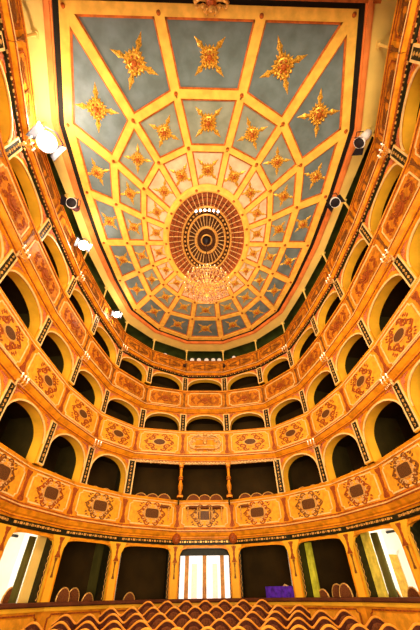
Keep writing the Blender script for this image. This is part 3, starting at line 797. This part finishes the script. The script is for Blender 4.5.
# ------------------------------------------------------------------ proscenium edge and gilt crest at its top
m = MB(); m.box(-5.6, 5.6, -.95, -.22, ZC - .14, ZC + .1); struct(m.build('trim_1', PROSC))
m = MB(); m.box(-4.2, 4.2, -.24, -.14, ZC - .10, ZC + .05); struct(m.build('trim_2', REDLINE))
O = thing('proscenium_crest', 'carved gilt crest at the middle of the proscenium edge above', 'crest', None, Matrix.Translation((.02, -.12, ZC - .1)))
m = MB(); m.lathe([(.001, -.28), (.10, -.24), (.16, -.12), (.14, 0)], (0, 0, 0), 12); m.build('shield', SCROLL, O, True)
m = MB()
for s_ in (-1, 1):
    m.tube([(s_ * .10, 0, -.18), (s_ * .28, -.02, -.2), (s_ * .4, .05, -.12), (s_ * .36, .14, -.1), (s_ * .26, .10, -.14)], [.05, .06, .05, .035, .02])
    m.tube([(s_ * .06, .12, -.12), (s_ * .16, .22, -.12), (s_ * .08, .28, -.10)], [.05, .04, .02])
    m.ball((s_ * .2, .12, -.16), .06)
m.ball((0, .16, -.2), .08); m.build('crest_scrolls', GILT, O, True)

m = MB(); m.box(-7.2, 7.2, -1.40, -1.15, 8.2, 11.7); m.box(-7.2, -5.0, -1.40, -1.15, -2, 8.2); m.box(5.0, 7.2, -1.40, -1.15, -2, 8.2); struct(m.build('wall_front', PROSC))  # unseen proscenium wall, its header put in to shade the front ceiling
# ------------------------------------------------------------------ sconces
def sconce_proto():
    O = thing('wall_sconce', 'x', 'sconce')
    m = MB(); m.lathe([(.02, -.12), (.05, -.06), (.03, 0), (.05, .05), (.02, .1)], (0, -.02, 0), 8); m.build('back_plate', SCROLL_LT, O, True)
    for x in (-.15, 0, .15):
        m = MB(); m.tube([(0, -.03, -.05), (x * .6, -.13, -.09), (x, -.19, -.03), (x, -.19, .02)], .012, 6); arm = m.build('arm', GILT, O)
        m = MB(); m.lathe([(.012, .02), (.035, .03), (.015, .045), (.015, .11), (.012, .12)], (x, -.19, 0), 8); m.build('candle', CREAM_W, arm)
        m = MB(); m.ball((x, -.19, .145), .022, 6, 4, 1.5); m.build('bulb', BULB, arm)
    m = MB()
    for x in (-.15, -.07, 0, .07, .15): m.lathe([(.001, -.16), (.016, -.12), (.001, -.08)], (x, -.17, 0), 5)
    m.build('crystal_drops', CRYSTAL, O); return O
SP = sconce_proto(); first = True
for t, ks in ((1, (3, 5)), (2, (4, 6)), (3, (3, 5, 7)), (0, ())):
    for k, M in vframes(t):
        if abs(k) not in ks: continue
        o = SP if first else copy_tree(SP); first = False
        o.matrix_world = M @ Matrix.Translation((0, -.12, LEV[t][1] + .02)); o['label'] = f'three light crystal sconce above the {TIERN[t]} pilaster, {vert_words(k)}'; o['group'] = 'crystal wall sconces'

# ------------------------------------------------------------------ stage lanterns on the gallery rail
def lantern(name, label, pos, aim, lit, sc_=1.0, pale=False):
    q = (Vector(aim) - Vector(pos)).to_track_quat('-Z', 'Y').to_matrix().to_4x4()
    O = thing(name, label, 'stage light', None, Matrix.Translation(pos) @ q @ Matrix.Scale(sc_, 4))
    body = WHITE if pale else MAROON
    m = MB(); m.lathe([(.06, .34), (.11, .32), (.12, .1), (.10, .06), (.10, -.06), (.14, -.08), (.14, -.12)], (0, 0, 0), 12); m.build('body', body, O, True)
    m = MB(); m.lathe([(.145, -.12), (.16, -.13), (.16, -.16), (.14, -.165)], (0, 0, 0), 14); m.build('lens_ring', WHITE, O)
    m = MB(); m.lathe([(.142, -.166), (.12, -.18), (.001, -.19)], (0, 0, 0), 14); m.build('lens', SPOTLENS if lit else (WHITE if sc_ < 1 else BLACKM), O)
    m = MB(); m.tube([(-.16, 0, .1), (-.17, .18, .1), (0, .24, .1), (.17, .18, .1), (.16, 0, .1)], .014, 6); m.build('yoke', BLACKM, O)
    for s_ in (-1, 1):
        m = MB(); m.loft([[(s_ * .14, -.12, -.15), (s_ * .14, .12, -.15), (s_ * .145, .12, -.15), (s_ * .145, -.12, -.15)], [(s_ * .24, -.15, -.33), (s_ * .24, .15, -.33), (s_ * .245, .15, -.33), (s_ * .245, -.15, -.33)]]); m.build('barn_door', BLACKM, O)
    return O
HC = (0, 8, 3)
lantern('stage_lantern', 'brightly shining white spotlight nearest the stage on the left gallery', (-4.62, 2.8, 9.4), (-.6, -.3, 1), True, 1.7)
lantern('stage_lantern', 'brightly shining spotlight halfway along the left gallery, smaller glare', (-4.68, 6.35, 9.62), (-.4, -.2, .5), True, 1.15)
lantern('stage_lantern', 'shining spotlight farthest from the stage on the left gallery', (-4.25, 10.25, 9.72), (-.3, -.2, .5), True, .95)
lantern('stage_lantern', 'unlit maroon stage lantern with white lens ring on the left gallery', (-4.62, 4.8, 9.75), (-3.4, -2, 3), False, 1.15)
lantern('stage_lantern', 'unlit white stage lantern nearest the stage on the right gallery', (4.62, 2.66, 9.85), (1, 4.5, 6), False, 1.1, True)
lantern('stage_lantern', 'unlit white stage lantern tipped down farther along the right gallery', (4.5, 4.66, 10.0), (3.3, 3.6, 6), False, 1.1, True)
lantern('stage_lantern', 'unlit white stage lantern behind the rear left gallery rail beside the post', (-2.3, 13.9, 9.95), (-1.6, 5, 6), False, .8, True)
for i, x in enumerate((-.75, -.35, .1, .5, .85)):
    lantern('stage_lantern', f'pale stage lantern in the rear centre gallery opening, {ORD[i + 1]} from the left', (x, 14.45, 9.98), (x * .5, 2, 7), False, .8, True)
for i, x in enumerate((1.7, 2.2)):
    lantern('stage_lantern', f'pale stage lantern in the gallery bay right of centre, {ORD[i + 1]} from the left', (x, 14.2, 10.0), (x * .5, 2, 7), False, .7, True)
for n_, pos in enumerate(((-4.42, 2.4, 9.3), (-4.4, 6.2, 9.5), (-4.0, 10.05, 9.6))):
    light('spot_glow', 'POINT', pos, (330, 130, 70)[n_], (1, .80, .62), .12)
for i, (bx, s_) in enumerate(((-1.25, 1), (1.0, 1))):
    O = thing('round_speaker', f'small round black speaker fixed to the gallery front {"left" if i == 0 else "right"} of the centre pilaster', 'speaker', None, Matrix.Translation((bx + .1, 14.12, 9.42)))
    m = MB(); m.loft([[(.09 * math.cos(2 * PI * j / 12), y, .09 * math.sin(2 * PI * j / 12)) for j in range(12)] for y in (-.06, .06)]); m.build('cabinet', BLACKM, O)
    m = MB(); m.loft([[(.06 * math.cos(2 * PI * j / 12), y, .06 * math.sin(2 * PI * j / 12)) for j in range(12)] for y in (-.075, -.06)]); m.build('cone', BROWN, O)
# louvred white panels on the gallery back wall
for k, wd, tA, tB, M in fr4:
    if k in (-3, -2):
        O = thing('louvre_panel', f'white louvred panel behind the gallery, {side_words(k)}', 'louvre', None, M @ Matrix.Translation((.1 if k == -2 else .5, .9, 9.75)))
        for i in range(5):
            m = MB(); m.loft([[(-.8, 0, i * .16), (.8, 0, i * .16), (.8, -.10, i * .16 + .11), (-.8, -.10, i * .16 + .11)], [(-.8, .02, i * .16), (.8, .02, i * .16), (.8, -.08, i * .16 + .11), (-.8, -.08, i * .16 + .11)]]); m.build('slat', WHITE, O)
        m = MB(); m.box(-.86, -.8, -.1, .04, -.05, .85); m.box(.8, .86, -.1, .04, -.05, .85); m.build('frame', WHITE, O)
    if k in (5,):
        O = thing('pale_screen', 'pale rectangular board standing behind the right gallery rail', 'board', None, M @ Matrix.Translation((.2, .25, 9.75)))
        m = MB(); m.box(-.35, .35, 0, .03, 0, .62); m.build('board', WHITE, O)
        m = MB(); m.box(-.38, .38, -.01, .04, .6, .64); m.build('board_edge', CREAM, O)

# ------------------------------------------------------------------ floor of the stalls
m = MB(); m.add([(-7, -1, -1.95), (7, -1, -1.95), (7, 4, -1.55), (-7, 4, -1.55), (7, 17, -1.02), (-7, 17, -1.02)], [(0, 1, 2, 3), (3, 2, 4, 5)])
struct(m.build('floor', FLOORM))
def fz(y): return -1.55 + (y - 4) * .53 / 13

# stalls seats
def seat_meshes():
    hw = .275; H = 1.0
    def top(x): return .85 + .15 * (0.5 + .5 * math.cos(PI * x / hw)) ** .7
    xs = [-hw + 2 * hw * i / 14 for i in range(15)]
    m = MB(); m.loft([[(x, 0, .35) for x in xs] + [(x, 0, top(x) - .015) for x in reversed(xs)], [(x, .07, .35) for x in xs] + [(x, .07, top(x) - .015) for x in reversed(xs)]])
    back = m.mesh('backrest', VELVET)
    m = MB(); m.tube([(x, .03, top(x)) for x in xs], .026, 6)
    rim = m.mesh('gilt_rim', SEATGOLD)
    m = MB(); pts = [(.2 * math.cos(a), .68 + (.24 if math.sin(a) > 0 else .26) * math.sin(a)) for a in [2 * PI * j / 16 for j in range(16)]]
    m.loft([[(x, 0, z) for x, z in pts], [(x * .85, -.045, .68 + (z - .68) * .85) for x, z in pts]]); pad = m.mesh('back_pad', VELVET_L)
    m = MB(); m.box(-.24, .24, -.44, 0, .36, .46); m.box(-.22, .22, -.42, -.02, .46, .49); seat = m.mesh('seat', VELVET_L)
    m = MB(); m.box(-.275, -.235, -.42, .05, 0, .62); m.box(-.285, -.225, -.44, .0, .62, .66); arm = m.mesh('armrest', SEATGOLD)
    return back, rim, pad, seat, arm
SMS = seat_meshes()
ROWS = [(12.1, 1.70, 0), (11.1, 2.6, .5), (10.1, 3.4, 0), (9.0, 3.7, .5), (7.85, 3.95, 0)]
RN = ['back row', 'second row from the back', 'third row from the back', 'fourth row from the back', 'nearest row']
TOPZ = [-.13, -.23, -.31, -.38, -.43]
for ri, (y, xe, off) in enumerate(ROWS):
    xs = [x for x in [(i - 12) * .56 + off * .56 for i in range(25)] if abs(x) < xe + .01]
    for i, x in enumerate(xs):
        z = TOPZ[ri] - 1.025
        O = thing('theatre_chair', f'gilt rimmed scalloped velvet seat in the {RN[ri]}, {ORD[i + 1] if i + 1 < len(ORD) else "last"} from the left', 'theatre seat', 'scalloped seats of the stalls', Matrix.Translation((x, y, z)))
        inst('backrest', SMS[0], O); inst('gilt_rim', SMS[1], O); inst('back_pad', SMS[2], O); inst('seat', SMS[3], O)
        inst('armrest', SMS[4], O); inst('armrest', SMS[4], O, (.51, 0, 0))
        g = MB() if i == 0 else None
for ri, (y, xe, off) in enumerate(ROWS):              # low riser that carries each row
    zt_ = TOPZ[ri] - 1.025
    m = MB(); m.box(-xe - .5, xe + .5, y - .6, y + .35, fz(y) - .15, zt_); o = struct(m.build(f'floor_riser_{ri + 1}', FLOORM))

# chairs in the boxes
def chair_meshes():
    m = MB(); pts = [(.2 * math.cos(a), .72 + .25 * math.sin(a)) for a in [2 * PI * j / 18 for j in range(18)]]
    m.loft([[(x, 0, z) for x, z in pts], [(x, .04, z) for x, z in pts]]); back = m.mesh('backrest', VELVET_L)
    m = MB(); m.tube([(x * 1.05, .02, .72 + (z - .72) * 1.05) for x, z in pts], .024, 6, closed=True); rim = m.mesh('gilt_frame', GILT)
    m = MB(); m.lathe([(.2, .42), (.23, .44), (.23, .48), (.18, .51)], (0, -.2, 0), 12); seat = m.mesh('seat', VELVET_L)
    m = MB(); m.tube([(0, 0, 0), (.0, 0, .2), (0, 0, .46)], [.014, .018, .02], 6); leg = m.mesh('leg', GILT)
    return back, rim, seat, leg
CM_ = chair_meshes()
def chair(Mx, label, group):
    O = thing('box_chair', label, 'chair', group, Mx)
    inst('backrest', CM_[0], O); inst('gilt_frame', CM_[1], O); inst('seat', CM_[2], O)
    for x, y in ((-.15, -.36), (.15, -.36), (-.15, -.02), (.15, -.02)): inst('leg', CM_[3], O, (x, y, 0))
for k in range(-4, 5):
    if (1, k) not in BOXES: continue
    (Ob, pb), wd, tA, tB, M = BOXES[1, k]
    for i in range(3):
        chair(M @ Matrix.Translation(((i - 1) * .48, .62 + .05 * (i % 2), 2.83 - .74)) @ Matrix.Diagonal((1.3, 1, 1, 1)), f'gilt oval backed chair in first tier box {side_words(k)}, {["left","middle","right"][i]} one', 'chairs in first tier boxes')
spots = {-3: ((-.75, .5), (-.3, .62), (.35, .5)), -2: ((-.8, .55), (-.2, .5), (.35, .8), (.7, .5)), -1: ((-.1, .9),), 2: ((-.6, .55), (-.2, .8), (.25, .5), (.65, .75)), 3: ((-.55, .6), (.2, .5), (.75, .6))}
for k, L_ in spots.items():
    (Ob, pb), wd, tA, tB, M = BOXES[0, k]
    for i, (x, d) in enumerate(L_):
        hz = -.92 + (.12 if (abs(k) == 2 and i in (1, 2)) or (k == -3 and i == 2) else 0)
        chair(M @ Matrix.Translation((x, d, hz)), f'gilt chair in ground box {side_words(k)}, {ORD[i + 1]} from its left', 'chairs in ground boxes')
# cloth covered desk in the first box right of centre
(Ob, pb), wd, tA, tB, M = BOXES[0, 1]
O = thing('sound_desk', 'sound desk under a royal blue cloth behind the rail right of the door', 'desk', None, M @ Matrix.Translation((.5, .45, -1.0)))
m = MB(); n = 16
m.loft([[(-.62 + 1.24 * i / n, -.22 - .02 * math.sin(i * 2.1) * (1 - z), .74 + z * .42) for i in range(n + 1)] + [(.62 - 1.24 * i / n, .3, .74 + z * .42) for i in range(n + 1)] for z in (0, .5, .95, 1)])
m.build('cloth_cover', BLUEC, O)
m = MB(); m.box(-.6, .6, -.18, .28, .0, .70); m.build('desk_body', BLACKM, O)
m = MB(); m.tube([(-.1, .1, 1.12), (0, .05, 1.2), (.15, .1, 1.13)], .03, 6); m.build('cable_loop', SCROLL_LT, O)
